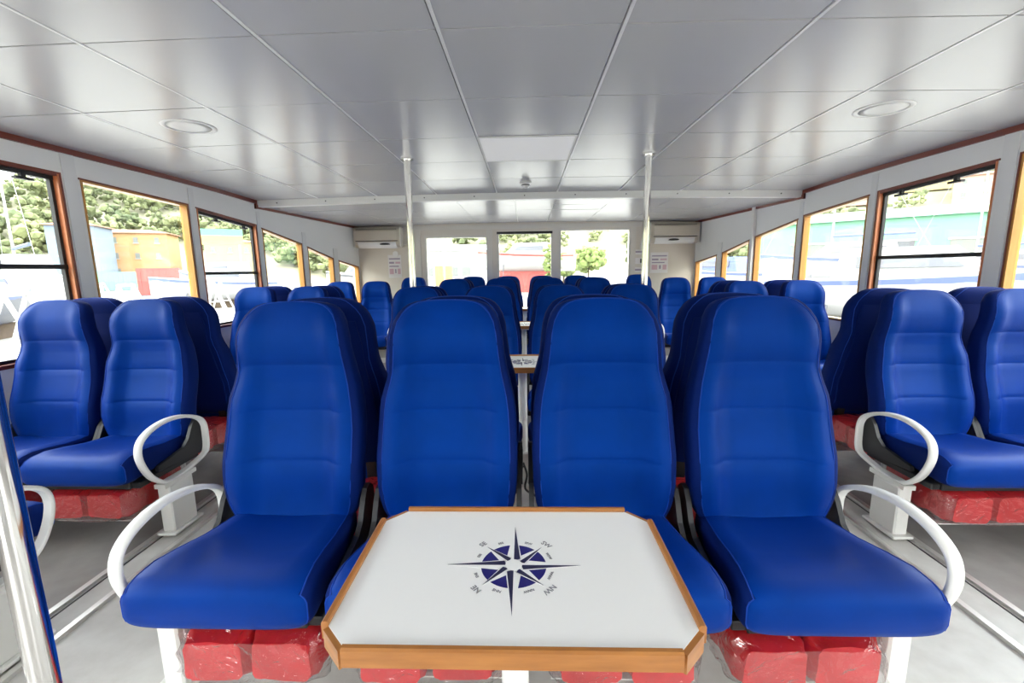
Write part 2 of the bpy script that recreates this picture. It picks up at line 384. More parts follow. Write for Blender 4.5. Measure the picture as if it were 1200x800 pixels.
# unseen stern bulkhead; its two openings are added to let daylight in
mb = MB()
mb.box(-2.82, -1.75, Y_REAR-.08, Y_REAR, -.12, 2.05); mb.box(1.75, 2.82, Y_REAR-.08, Y_REAR, -.12, 2.05); mb.box(-.85, .85, Y_REAR-.08, Y_REAR, -.12, 2.05)
for a, b in ((-1.75,-.85), (.85,1.75)): mb.box(a, b, Y_REAR-.08, Y_REAR, -.12, .02); mb.box(a, b, Y_REAR-.08, Y_REAR, 1.9, 2.05)
mb.obj('wall_rear', 'wall_white', label='white stern bulkhead behind the camera with two added openings that let in daylight', cat='wall', kind='structure')

# ceiling fittings
def ceil_z(x, y): return zc(x, y)
lp = thing('ceiling_light', 'square white diffuser light panel set in the ceiling centre', 'ceiling light', (.018+.0, 3.07, ceil_z(0, 3.07)))
MB().cbox(-.296, .296, -.296, .296, -.004, .0095, .004).obj('diffuser', 'light_panel', lp)
f = MB()
for q in ((-.298,.298,-.298,-.286),(-.298,.298,.286,.298),(-.298,-.286,-.286,.286),(.286,.298,-.286,.286)): f.box(*q, -.006, .009)
f.obj('frame', 'white_paint', lp)
for x, y, s in ((-1.75, 2.416, 'left'), (1.78, 2.404, 'right')):
    sp = thing('ceiling_speaker', f'round white speaker grille flush in the ceiling on the {s}', 'speaker', (x, y, ceil_z(x, y)))
    sp.rotation_euler = (0, math.atan(2*.0044*x), 0)
    n = 40; cs = [(math.cos(2*math.pi*i/n), math.sin(2*math.pi*i/n)) for i in range(n)]
    prof = [(.124, .000), (.124, -.002), (.120, -.004), (.104, -.004), (.101, -.002), (.101, 0)]
    MB().loft([[(r*a, r*b, z) for a, b in cs] for r, z in prof], cap=False).obj('rim', 'white_plastic', sp, smooth=True, angle=40)
    MB().loft([[(r*a, r*b, z) for a, b in cs] for r, z in ((.101,-.001),(.07,-.003),(.01,-.004))]).obj('grille', 'white_plastic', sp, smooth=True)
sd = thing('smoke_detector', 'small round white smoke detector on the ceiling', 'smoke detector', (.01, 4.12, ceil_z(0, 4.12)))
n = 24; cs = [(math.cos(2*math.pi*i/n), math.sin(2*math.pi*i/n)) for i in range(n)]
MB().loft([[(r*a, r*b, z) for a, b in cs] for r, z in ((.05,0),(.052,-.014),(.046,-.02))]).obj('base', 'white_plastic', sd, smooth=True, angle=40)
MB().loft([[(r*a, r*b, z) for a, b in cs] for r, z in ((.034,-.02),(.036,-.038),(.028,-.05),(.01,-.055))]).obj('sensor_head', 'white_plastic', sd, smooth=True, angle=50)
MB().loft([[(r*a, r*b, z) for a, b in cs] for r, z in ((.0375,-.026),(.0375,-.034))], cap=False).obj('slot_ring', 'dark_grey_plastic', sd)

# air conditioners
for sgn, x in ((-1, -2.165), (1, 2.15)):
    s = 'left' if sgn < 0 else 'right'
    ac = thing('air_conditioner', f'cream wall air conditioner high in the far {s} corner', 'air conditioner', (x, Y_BOW, EYE+.345))
    prof = [(0,0),(-.10,0),(-.155,.03),(-.185,.085),(-.195,.16),(-.19,.25),(-.165,.285),(-.12,.295),(0,.295)]
    MB().extr(prof, lambda p: (-.335, p[0], p[1]), lambda p: (.335, p[0], p[1])).obj('body', 'ac_plastic', ac)
    MB().extr([(-.20,.10),(-.206,.11),(-.206,.235),(-.198,.245),(-.186,.245),(-.186,.10)], lambda p: (-.31, p[0], p[1]), lambda p: (.31, p[0], p[1])).obj('front_cover', 'ac_plastic', ac)
    MB().extr([(-.115,-.002),(-.160,.022),(-.190,.075),(-.196,.074),(-.166,.015),(-.118,-.01)], lambda p: (-.28, p[0], p[1]), lambda p: (.28, p[0], p[1])).obj('louvre', 'white_plastic', ac)
    el = [(.075*math.cos(a), .017*math.sin(a)*(1 if math.sin(a)>0 else .35)) for a in [i*math.pi/10 for i in range(20)]]
    MB().extr(el, lambda p: (p[0]-sgn*.02+.1*(sgn<0), -.172, p[1]+.038), lambda p: (p[0]-sgn*.02+.1*(sgn<0), -.203, p[1]+.044)).obj('display', 'ink_black', ac)
    for zz in (.262, .252): MB().box(-.30, .30, -.193, -.184, zz, zz+.004).obj('grille_slot', 'dark_grey_plastic', ac)
    MB().box(-.31, .31, -.199, -.19, .088, .096).obj('shadow_gap', 'dark_grey_plastic', ac)
    MB().cbox(-.350,-.336,-.18,0,.01,.285,.004).obj('end_cap', 'frame_cream', ac); MB().cbox(.336,.350,-.18,0,.01,.285,.004).obj('end_cap', 'frame_cream', ac)
    MB().tube([(sgn*-.36, -.03, .05), (sgn*-.42, -.03, .05), (sgn*-.44, -.03, .0), (sgn*-.44, -.03, -.10)], .02, 8).obj('pipe', 'frame_cream', ac)

# notices on the bulkhead
def notice(x, z, w, h, label, blocks):
    t = thing('paper_notice', label, 'notice', (x, Y_BOW-.002, z))
    MB().box(-w/2, w/2, -.004, 0, -h/2, h/2).obj('sheet', 'paper', t)
    for (a, b, c, d_, m_) in blocks: MB().box(a*w, b*w, -.0055, -.004, c*h, d_*h).obj('print', m_, t)
grid = [(-.42,.42,.30,.36,'ink'),(-.42,-.05,.12,.2,'ink'),(.05,.42,.12,.2,'ink_pink'),(-.42,.3,-.02,.03,'ink'),(-.42,-.1,-.34,-.1,'ink_pink'),(0,.1,-.30,-.12,'ink'),(.2,.42,-.34,-.1,'ink_pink')]
notice(-1.97, EYE+.07, .20, .34, 'printed safety notice on the far wall below the left air conditioner', grid)
notice(1.99, EYE+.07, .26, .30, 'printed safety notice on the far wall below the right air conditioner', grid)
notice(1.70, EYE+.23, .16, .07, 'topmost small sign right of the far right window', [(-.4,.4,-.15,.2,'ink')])
notice(1.70, EYE+.10, .14, .09, 'middle small sign with black mark right of the far right window', [(.05,.3,-.35,.35,'ink_black')])
notice(1.70, EYE-.03, .16, .07, 'lowest small sign right of the far right window', [(-.4,.4,-.2,.2,'ink')])
lc = thing('round_sensor', 'small round white disc on the far wall above the left notice', 'sensor', (-1.95, Y_BOW, EYE+.255))
MB().extr([(.04*a, .04*b) for a, b in cs], lambda p: (p[0], -.02, p[1]), lambda p: (p[0], 0, p[1])).obj('disc', 'wall_grey', lc)

# ------------------------------------------------------------------ chrome grab poles
def pole(x, y, zt, label, r=.0225, z0=0):
    t = thing('grab_pole', label, 'pole', (x, y, 0), group='chrome grab poles')
    MB().cyl(0, 0, z0+.004, zt-.004, r, 24).obj('tube', 'chrome', t, smooth=True, angle=40)
    MB().cyl(0, 0, z0, z0+.012, .05, 24).obj('flange', 'chrome', t, smooth=True, angle=40)
    MB().cyl(0, 0, zt-.012, zt+.004, .045, 24).obj('flange', 'chrome', t, smooth=True, angle=40)
pole(-.815, 3.22, zc(.8, 3.22), 'chrome pole rising from the left centre seats to the ceiling')
pole(.85, 3.22, zc(.85, 3.22), 'chrome pole rising from the right centre seats to the ceiling')
pole(-.715, .545, zc(.7, .54), 'near chrome pole cut by the lower left corner of the photo', .0175)
pole(.70, .54, zc(.7, .54), 'near chrome pole just showing in the lower right corner', .0175)

# ------------------------------------------------------------------ seats
WPROF = [(.408,.165),(.414,.184),(.425,.198),(.445,.209),(.47,.216),(.53,.223),(.62,.226),(.70,.224),(.76,.220),(.80,.214),(.84,.204),(.88,.194),(.94,.186),(1.00,.180),(1.04,.170),(1.065,.158),(1.082,.144),(1.094,.126),(1.101,.104),(1.1045,.074),(1.106,.03)]
SEAMS = (.905, .755, .60)
def yfront(z):
    r = .185*(z-.43) + .012*math.sin((z-.43)*9.0)
    return r - .028*math.exp(-((z-.58)/.11)**2) - .026*math.exp(-((z-1.01)/.09)**2) + .010*math.exp(-((z-.86)/.06)**2)
def thick(z): return interp([(.408,.055),(.43,.08),(.5,.095),(.9,.092),(1.04,.085),(1.08,.072),(1.10,.05),(1.106,.03)], z)
def back_pt(z, a, grow=0):
    w = interp(WPROF, z); th = thick(z); cx, sy = math.cos(a), math.sin(a)
    x = (w+grow)*sup(cx, 4.2); yy = yfront(z) + th/2 + (th/2+grow)*sup(sy, 3.2)
    if sy < 0:
        u = min(1, abs(x)/w); k = min(1, max(0, (u-.46)/.28)); k = k*k*(3-2*k)
        yy -= (.042*k - .014)*interp([(.41,.3),(.50,1),(.80,1),(.90,.42),(1.03,.38),(1.09,0)], z)
        for s in SEAMS:
            dd = abs(z-s)
            if dd < .011 and u < .74: yy += .0036*(1-dd/.011)
    return (x, yy, z)
BZ = set(round(z, 4) for z, _ in WPROF) | {.5,.56,.66,.72,.80,.85,.97,1.02}
for _s in SEAMS: BZ |= {round(_s-.010,4), round(_s-.004,4), _s, round(_s+.004,4), round(_s+.010,4)}
BZ = sorted(BZ)
def back_mesh():
    N = 48
    me = MB().loft([[back_pt(z, 2*math.pi*i/N) for i in range(N)] for z in BZ]).mesh('backrest', 'fabric', True, 70)
    me.materials.append(MAT['fabric_back'])                 # sides and rear are a darker navy than the front
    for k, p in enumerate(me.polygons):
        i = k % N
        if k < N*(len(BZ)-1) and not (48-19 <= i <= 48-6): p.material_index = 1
    return me
def back_pipe_mesh(front):
    sg = -1 if front else 1; zs = [z for z, _ in WPROF]
    def pt(z, s):
        al = math.radians(38) if z < 1.05 else math.radians(lerp(38, 52, (z-1.05)/.056))
        return back_pt(z, sg*al if s > 0 else math.pi-sg*al, .0004)
    path = [pt(z, -1) for z in zs] + [pt(z, 1) for z in reversed(zs)]
    return MB().tube(path, .0017, 6).mesh('piping', 'piping', True)
def back_panel_mesh():
    rings = []
    for z in (.47, .50, .60, .72, .84, .94, .99, 1.02):
        w = interp(WPROF, z)*.80*(1 if z < .99 else .93); y = yfront(z)+thick(z)
        e = .001 if z in (.47, 1.02) else .006
        rings.append([(-w, y-.012, z), (-w, y+e*.5, z), (-w*.93, y+e, z), (w*.93, y+e, z), (w, y+e*.5, z), (w, y-.012, z)])
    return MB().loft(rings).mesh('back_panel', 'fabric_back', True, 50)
CK = .385/.444
CP = [(y*CK if y < 0 else y, w) for y, w in [(.045,.190),(.02,.194),(-.05,.202),(-.15,.212),(-.25,.222),(-.33,.231),(-.385,.236),(-.412,.235),(-.428,.229),(-.438,.219),(-.444,.202)]]
def cz_top(y):
    y = y/CK if y < 0 else y
    return interp([(-.444,.425),(-.438,.440),(-.428,.453),(-.412,.463),(-.385,.470),(-.33,.473),(-.25,.462),(-.15,.445),(-.05,.437),(.045,.432)], y)
def cz_bot(y):
    y = y/CK if y < 0 else y
    return interp([(-.444,.372),(-.438,.356),(-.428,.347),(-.412,.342),(-.385,.340),(.045,.335)], y)
def cush_pt(y, w, a, grow=0):
    zt, zb = cz_top(y), cz_bot(y)
    x = (w+grow)*sup(math.cos(a), 6.5); z = (zt+zb)/2 + ((zt-zb)/2+grow)*sup(math.sin(a), 4.2)
    if math.sin(a) > 0:
        u = min(1, abs(x)/w); k = min(1, max(0, (u-.45)/.3)); k = k*k*(3-2*k)
        g = min(1, max(0, (y+.372)/.11)); z += (.016*k-.010)*g
        if abs(y+.217) < .02 and u < .7: z -= .003
    return (x, y, z)
def cushion_mesh():
    N = 44
    me = MB().loft([[cush_pt(y, w, 2*math.pi*i/N) for i in range(N)] for y, w in CP]).mesh('cushion', 'fabric', True, 70)
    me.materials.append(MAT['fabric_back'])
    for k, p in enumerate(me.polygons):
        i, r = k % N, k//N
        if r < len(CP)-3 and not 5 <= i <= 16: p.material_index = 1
    return me
def cushion_pipe_mesh(s):
    def pt(y, w, deg): 
        a = math.radians(deg); return cush_pt(y, w, a if s > 0 else math.pi-a, .0004)
    p = [pt(y, w, 42) for y, w in CP[:-4]]
    yf, wf = CP[-3]
    p += [pt(CP[-4][0], CP[-4][1], 40), pt(yf, wf, 36), pt(yf, wf, 22), pt(yf, wf, 8), pt(yf, wf, -8), pt(yf, wf, -24)]
    return MB().tube(p, .0017, 6).mesh('piping', 'piping', True)
def hinge_mesh():
    P = [(-.22,.345),(-.215,.365),(-.14,.378),(-.06,.392),(-.025,.42),(.005,.475),(.03,.505),(.06,.51),(.085,.49),(.10,.42),(.09,.345),(.04,.325)]
    mb = MB().extr(P, lambda p: (-.008, p[0], p[1]), lambda p: (.008, p[0], p[1]))
    return mb.mesh('hinge_cover', 'dark_grey_plastic')
def arm_mesh():
    P = [(-.338,.475),(-.318,.525),(-.258,.558),(-.17,.570),(-.07,.555),(.015,.518),(.050,.475),(.054,.410),(.048,.350),(.022,.322),(-.06,.302),(-.15,.288),(-.225,.295),(-.288,.345),(-.325,.410)]
    C = catmull([(0, y, z) for y, z in P], True, 5); n = len(C); rings = []
    cen = Vector((0, -.15, .43))
    for i, p in enumerate(C):
        t = (C[(i+1) % n]-C[i-1]).normalized(); nrm = Vector((0, -t.z, t.y))
        if nrm.dot(p-cen) < 0: nrm = -nrm
        hw = .017 if p.z > .33 else .015; ht = .0075
        sec = [(-hw,-ht*.4),(-hw*.8,-ht),(hw*.8,-ht),(hw,-ht*.4),(hw,ht*.4),(hw*.75,ht),(-hw*.75,ht),(-hw,ht*.4)]
        rings.append([p + Vector((a, 0, 0)) + nrm*b for a, b in sec])
    rings.append(rings[0])
    return MB().loft(rings, cap=False).mesh('armrest', 'white_plastic', True, 50)
def leg_mesh(z0):
    mb = MB().cbox(-.030, .030, -.235, -.090, z0+.012, .275, .006)
    mb.cbox(-.045, .045, -.255, -.070, z0, z0+.012, .004)
    mb.box(-.026, .026, -.25, -.06, .272, .292)
    return mb.mesh('leg', 'white_paint')
def inner_leg_mesh(z0):
    return MB().cbox(-.022, .022, -.10, -.02, z0+.01, .315, .005).cbox(-.028, .028, -.12, .0, z0, z0+.012, .004).mesh('leg', 'white_paint')
def frame_mesh():
    mb = MB()
    mb.cbox(-.20, .20, -.33, -.29, .312, .343, .004).cbox(-.20, .20, -.02, .03, .308, .340, .004)
    for s in (-1, 1): mb.cbox(min(s*.17, s*.235), max(s*.17, s*.235), -.32, .03, .312, .338, .004)
    for s in (-1, 1): mb.hexa([(s*.12-.02,.02,.31),(s*.12+.02,.02,.31),(s*.12+.02,.06,.31),(s*.12-.02,.06,.31),(s*.12-.02,.06,.46),(s*.12+.02,.06,.46),(s*.12+.02,.075,.46),(s*.12-.02,.075,.46)])
    return mb.mesh('seat_frame', 'black_plastic')
def rack_mesh():
    mb = MB().box(-.185, .185, -.30, 0, .146, .150)
    for x in (-.185, .181): mb.box(x, x+.004, -.03, 0, .146, .33)
    return mb.mesh('rack', 'white_paint')
SM = dict(back=back_mesh(), bpipe=back_pipe_mesh(True), rpipe=back_pipe_mesh(False), bpanel=back_panel_mesh(), cush=cushion_mesh(), cpipe=cushion_pipe_mesh(1), cpipe2=cushion_pipe_mesh(-1), hinge=hinge_mesh(), arm=arm_mesh(),
          leg0=leg_mesh(0.012), leg1=leg_mesh(.044), leg2=leg_mesh(.032), ileg2=inner_leg_mesh(.02), ileg0=inner_leg_mesh(0), ileg1=inner_leg_mesh(0), frame=frame_mesh(), rack=rack_mesh())
def seat(x, y, z, away, outer, label, group, rail=False):
    """outer: world side (+1/-1) that carries the loop armrest, 0 for none"""
    t = thing('passenger_seat', label, 'seat', (x, y, z), math.pi if away else 0, group)
    o = place('backrest', SM['back'], t); place('piping', SM['bpipe'], o); place('piping', SM['rpipe'], o)
    place('back_panel', SM['bpanel'], t)
    o = place('cushion', SM['cush'], t); place('piping', SM['cpipe'], o); place('piping', SM['cpipe2'], o)
    for s in (-1, 1): place('hinge_cover', SM['hinge'], t, loc=(s*.229, 0, 0), label='dark grey moulded hinge cover')
    place('seat_frame', SM['frame'], t); place('rack', SM['rack'], t)
    ls = outer*(-1 if away else 1)
    if outer:
        place('armrest', SM['arm'], t, loc=(ls*.264, 0, 0), label='white loop armrest')
        place('leg', SM['leg1' if rail else 'leg2' if z < 0 else 'leg0'], t, loc=(ls*.258, 0, 0))
    else:
        il = (1 if x > 0 else -1) if not rail else (1 if x > 0 else -1)
        place('leg', SM['ileg1' if rail else 'ileg2' if z < 0 else 'ileg0'], t, loc=(il*(-1 if away else 1)*.222, 0, 0))
    return t

# red life jackets in clear wrap
def vest_mesh(seed):
    random.seed(seed); out = []
    rings = []; N = 48
    L, Wd, H = .36, .17, .135
    for k in range(25):
        t = k/24; y = lerp(-L/2, L/2, t); e = 1-abs(2*t-1)**16; e2 = max(.72, e)
        r = []
        for i in range(N):
            a = 2*math.pi*i/N; x = Wd/2*e2**.4*sup(math.cos(a), 9); z = H/2*e2**.6*sup(math.sin(a), 9)
            d = noise.noise(Vector((x*22+seed*3, y*16, z*22)))*.007 + noise.noise(Vector((x*60, y*45+seed, z*60)))*.003 - .006*(1-abs(noise.noise(Vector((x*24+z*14+seed, y*26, z*20-x*12)))))**6
            v = Vector((x, 0, z)); v += v.normalized()*d if v.length else v
            r.append((v.x, y, v.z))
        rings.append(r)
    return MB().loft(rings).mesh('foam_panel', 'red_vest', True, 60)
def wrap_mesh(seed):
    rings = []; N = 60; L, Wd, H = .385, .375, .148
    for k in range(25):
        t = k/24; y = lerp(-L/2, L/2, t); e = max(.6, 1-abs(2*t-1)**14); r = []
        for i in range(N):
            a = 2*math.pi*i/N; x = Wd/2*e**.3*sup(math.cos(a), 6); z = H/2*e**.5*sup(math.sin(a), 6)
            d = noise.noise(Vector((x*14+seed*5, y*14, z*14)))*.008+noise.noise(Vector((x*45+seed*5, y*30, z*45)))*.004 + .011*(1-abs(noise.noise(Vector((x*16+z*10+seed, y*18, z*18-x*10)))))**8
            v = Vector((x, 0, z)); v += v.normalized()*d
            r.append((v.x, y, v.z))
        rings.append(r)
    return MB().loft(rings).mesh('plastic_wrap', 'wrap', True, 35)
VM = [vest_mesh(i) for i in range(4)]; WM = [wrap_mesh(i) for i in range(3)]
band = MB().loft([[(x, y, z) for x, z in ((-.180,-.066),(.180,-.066),(.180,.066),(-.180,.066))] for y in (-.03, .0)], cap=False).mesh('strap', 'white_plastic')
vn = 0
def jacket(x, y, z, rz, label, group='red life jackets stowed under the seats'):
    global vn; vn += 1
    t = thing('life_jacket', label, 'life jacket', (x, y, z), rz, group)
    for s in (-1, 1):
        place('foam_panel', VM[(vn+s) % 4], t, loc=(s*.088, random.uniform(-.008, .008), random.uniform(-.003, .003)))
    place('plastic_wrap', WM[vn % 3], t, label='crinkled clear plastic wrap')
    return t

P_ROW = 1.69
CX = (-.757, -.255, .243, .735)
COLN = ('outer left', 'inner left', 'inner right', 'outer right')
ORD = ('nearest', 'second', 'third', 'fourth')
for r in range(4):
    yb = 1.30 + P_ROW*r; dz = -.02 if r == 1 else 0
    if r == 3: yb = 6.35
    for c, x in enumerate(CX):
        oz = -1 if c == 0 else 1 if c == 3 else 0
        seat(x, yb, dz, False, oz, f'blue fabric {COLN[c]} seat facing the camera in the {ORD[r]} centre row', 'blue centre seats facing the camera')
        if r < 3:
            seat(x, yb+.46, dz, True, oz, f'blue fabric {COLN[c]} seat turned away, back to back with {ORD[r]} centre row', 'blue centre seats turned away')
        if r < 2:
            off = .05 if c == 0 else -.05 if c == 3 else (.0 if c == 1 else .0)
            jacket(x+off, yb-.17, .238, 0, f'red wrapped life jacket under the {COLN[c]} seat facing the camera, {ORD[r]} centre row')
            if r == 0:
                jacket(x+off, yb+.46+.20, .247, math.pi, f'red wrapped life jacket under the {COLN[c]} turned-away seat behind {ORD[r]} centre row')
SIDE = {-1: [(-1.915, -2.39), (-1.915, -2.39), (-1.875, -2.335)], 1: [(1.895, 2.37), (1.885, 2.36), (1.85, 2.31)]}
for sgn in (-1, 1):
    sd_ = 'left' if sgn < 0 else 'right'
    for r in range(3):
        yb = 2.07 + P_ROW*r
        for c, x in enumerate(SIDE[sgn][r]):
            cn = 'aisle' if c == 0 else 'window'; oz = -sgn if c == 0 else 0
            seat(x, yb, -.03, False, oz, f'blue fabric {cn} seat facing the camera in the {ORD[r]} {sd_} window pair', 'blue side seats facing the camera', True)
            x2 = SIDE[sgn][min(2, r+ (1 if r == 1 else 0))][c] if r < 2 else x - sgn*.05
            if r < 2: seat(x2, yb+.46, -.03, True, oz, f'blue fabric {cn} seat turned away behind the {ORD[r]} {sd_} window pair', 'blue side seats turned away', True)
            if r < 2:
                jacket(x, yb-.17, .21, 0, f'red wrapped life jacket under the {cn} seat, {ORD[r]} {sd_} pair facing the camera')
                jacket(x2, yb+.46+.20, .217, math.pi, f'red wrapped life jacket under the {cn} seat turned away, {ORD[r]} {sd_} pair')
                if c == 0: jacket(x, yb+.24, .30, math.pi/2, f'red wrapped life jacket wedged between seat backs on the {sd_} side, {ORD[r]} pair', 'red life jackets wedged between seat backs')
    seat(sgn*1.63, 6.38, 0, False, 0, f'blue fabric seat against the far bulkhead, {sd_} of the centre block', 'blue seats at the far bulkhead')
for c in (0.5, 2.5):
    x = (CX[int(c)]+CX[int(c)+1])/2
    jacket(x, 1.56, .30, math.pi/2, f'red wrapped life jacket wedged behind the nearest centre row, {"left" if x<0 else "right"} of the tables', 'red life jackets wedged between seat backs')
seat(-1.895, 1.02, -.03, True, 1, 'blue fabric seat turned away, its white armrest at the left photo edge', 'blue side seats turned away', True)

# ------------------------------------------------------------------ tables with compass rose
TW, TD, CH = .266, .174, .036          # half width, half depth, corner chamfer
ZT = .70
def oct_(w, d, c): return [(-w+c,-d),(w-c,-d),(w,-d+c),(w,d-c),(w-c,d),(-w+c,d),(-w,d-c),(-w,-d+c)]
def top_mesh():
    return MB().extr(oct_(TW-.004, TD-.004, CH), lambda p: (p[0], p[1], -.022), lambda p: (p[0], p[1], 0)).mesh('table_top', 'laminate')
def strip_mesh(half, horizontal):
    c = CH+.004
    prof = [(0,-.021),(.0,.004),(.003,.007),(.009,.007),(.011,.004),(.011,-.021)]
    mb = MB()
    a = half-c
    mb.extr(prof, lambda p: (-a, p[0], p[1]), lambda p: (a, p[0], p[1]))
    return mb.mesh('edge_strip', 'table_wood')
def chamfer_mesh():
    L = CH*math.sqrt(2)/2
    return MB().box(-L, L, 0, .008, -.03, -.001).mesh('corner_strip', 'table_wood')
TM = dict(top=top_mesh(), sx=strip_mesh(TW, 1), sy=strip_mesh(TD, 0), ch=chamfer_mesh())
TM['col'] = MB().cyl(0, 0, .19, ZT-.035, .024, 24).cyl(0, 0, ZT-.045, ZT-.028, .075, 24).mesh('leg', 'white_paint', True, 40)
TM['base'] = MB().cbox(-.038, .038, -.045, .045, .012, .19, .006).mesh('base_box', 'aluminium')
TM['foot'] = MB().cbox(-.09, .09, -.09, .09, 0, .012, .004).mesh('foot_plate', 'aluminium')
TM['frame'] = MB().box(-.18, .18, -.02, .02, -.032, -.022).box(-.02, .02, -.11, .11, -.032, -.022).mesh('support', 'aluminium')
R1, LA = .0557, .1140
def ray_pts(ang, length, wbase, r0):
    d = Vector((math.cos(ang), math.sin(ang))); n = Vector((d.y, -d.x))       # n: clockwise side
    return d, n, [d*r0, d*r0*1.9+n*wbase, d*length], [d*r0, d*length, d*r0*1.9-n*wbase]
def flat(polys, z): 
    mb = MB()
    for p in polys: mb.extr(p, lambda q: (q[0], q[1], 0.0), lambda q: (q[0], q[1], z))
    return mb
disc = flat([[(R1*math.cos(a), R1*math.sin(a)) for a in [i*2*math.pi/64 for i in range(64)]]], .0004).mesh('compass_disc', 'navy_print')
wh, dk, gr = [], [], []
for k in range(8):
    ang = math.pi/2+k*math.pi/4; main = k % 2 == 0
    d, n, pd, pw = ray_pts(ang, LA if main else .070, .0125 if main else .0105, .008)
    wh.append([d*.004+n*.001, d*.016+n*((.0135) if main else .0115), d*(LA if main else .072), d*.016-n*(.0135 if main else .0115)])
    dk.append([d*.012, d*.0165+n*(.0110 if main else .0092), d*(LA if main else .070)])
star = flat([[tuple(q) for q in p] for p in wh], .0007).mesh('compass_rays', 'laminate')
dark = flat([[tuple(q) for q in p] for p in dk], .0010).mesh('compass_ray_shades', 'dark_print')
hub = flat([[(.0145*math.cos(a), .0145*math.sin(a)) for a in [i*2*math.pi/24 for i in range(24)]]], .0013).mesh('compass_hub', 'laminate')
def text_mesh(s, size):
    cu = bpy.data.curves.new('lettering', 'FONT'); cu.body = s; cu.size = size; cu.align_x = 'CENTER'; cu.align_y = 'CENTER'; cu.extrude = .0004
    ob = bpy.data.objects.new('lettering_tmp', cu); COL.objects.link(ob)
    dg = bpy.context.evaluated_depsgraph_get(); dg.update()
    me = bpy.data.meshes.new_from_object(ob.evaluated_get(dg)); bpy.data.objects.remove(ob); bpy.data.curves.remove(cu)
    me.name = 'lettering'; me.materials.clear(); me.materials.append(MAT['grey_print']); return me
LET = []
for k, s in enumerate(('N','NNE','NE','ENE','E','ESE','SE','SSE','S','SSW','SW','WSW','W','WNW','NW','NNW')):
    if k % 4 == 0: continue
    big = len(s) == 2; r = .082 if big else .066
    ang = -math.pi/2 - k*math.pi/8                                   # north points to the camera
    LET.append((text_mesh(s, .0140 if big else .0072), r*math.cos(ang), r*math.sin(ang), ang-math.pi/2))
def table(x, y, label, parts_text=True):
    t = thing('cabin_table', label, 'table', (x, y, 0), 0, 'white tables with wooden edges down the centre')
    tt = place('table_top', TM['top'], t, loc=(0, 0, ZT))
    for nm, me in (('compass_disc', disc), ('compass_rays', star), ('compass_ray_shades', dark), ('compass_hub', hub)): place(nm, me, tt)
    if parts_text:
        for me, lx, ly, a in LET: place('lettering', me, tt, loc=(lx, ly, .0004), rz=a)
    place('edge_strip', TM['sx'], t, loc=(0, -TD-.007, ZT)); place('edge_strip', TM['sx'], t, loc=(0, TD+.007, ZT), rz=math.pi)
    place('edge_strip', TM['sy'], t, loc=(TW+.007, 0, ZT), rz=math.pi/2); place('edge_strip', TM['sy'], t, loc=(-TW-.007, 0, ZT), rz=-math.pi/2)
    for sx in (-1, 1):
        for sy in (-1, 1):
            cx_, cy_ = sx*(TW-.004-CH/2), sy*(TD-.004-CH/2)
            place('corner_strip', TM['ch'], t, loc=(cx_, cy_, ZT), rz=math.atan2(sy, sx)-math.pi/2)
    place('support', TM['frame'], t, loc=(0, 0, ZT)); place('leg', TM['col'], t); place('base_box', TM['base'], t); place('foot_plate', TM['foot'], t)
for k in range(4):
    table(-.024+.004*k, .687+P_ROW*k, ('white table with compass rose in the foreground, wooden edges', 'second white table, glimpsed between the nearest seat backs', 'third white table, a sliver between the seat backs', 'farthest white table before the bulkhead')[k], k < 2)
cb = MB().tube(catmull([(-.02,2.30,.15),(.0,2.26,.10),(-.01,2.24,.03),(.04,2.2,.012),(.08,2.14,.012)], False, 6), .006, 6).obj('cable', 'black_plastic', label='short black cable at the foot of the second table', cat='cable')
MB().tube(catmull([(-.02,2.30,.13),(-.05,2.26,.09),(-.06,2.22,.02),(-.09,2.18,.012)], False, 6), .005, 6).obj('branch', 'black_plastic', cb)

# ------------------------------------------------------------------ the boatyard outside
GZ = -.9
MB().cyl(0, 40, GZ-.5, GZ, 150, 64).obj('ground', 'concrete', label='pale concrete ground of the boatyard', cat='ground', kind='structure')
def hill_h(r, a): 
    t = min(1, max(0, (r-128)/120)); t = t*t*(3-2*t)
    return GZ + t*(46 + 9*math.sin(a*3+1) + 5*math.sin(a*7))
rings = []
for r in (120, 135, 150, 170, 190, 210, 230, 255, 300):
    rings.append([(r*math.sin(a), r*math.cos(a), hill_h(r, a)-.3+noise.noise(Vector((r*.03, a*5, 0)))*1.5*(r > 130)) for a in [2*math.pi*i/96 for i in range(96)]])
MB().loft(rings, cap=False).obj('hillside', 'hill_soil', smooth=True, label='green hillside rising behind the boatyard', cat='hill', kind='structure')
ico = bmesh.new(); bmesh.ops.create_icosphere(ico, subdivisions=2, radius=1)
ic1 = bmesh.new(); bmesh.ops.create_icosphere(ic1, subdivisions=1, radius=1)
iv1 = [v.co.copy() for v in ic1.verts]; if1 = [[v.index for v in f.verts] for f in ic1.faces]; ic1.free()
iv = [v.co.copy() for v in ico.verts]; iff = [[v.index for v in f.verts] for f in ico.faces]; ico.free()
HOUSES = [(-97.5,110,16),(-96.5,96,12),(-170,150,14),(-78,118,12)]+[(rr*math.sin(a), rr*math.cos(a), 11) for a, rr in ((.62,190),(.70,200),(.77,188),(.84,205),(.92,192),(.55,205))]
mb = MB(); random.seed(3)
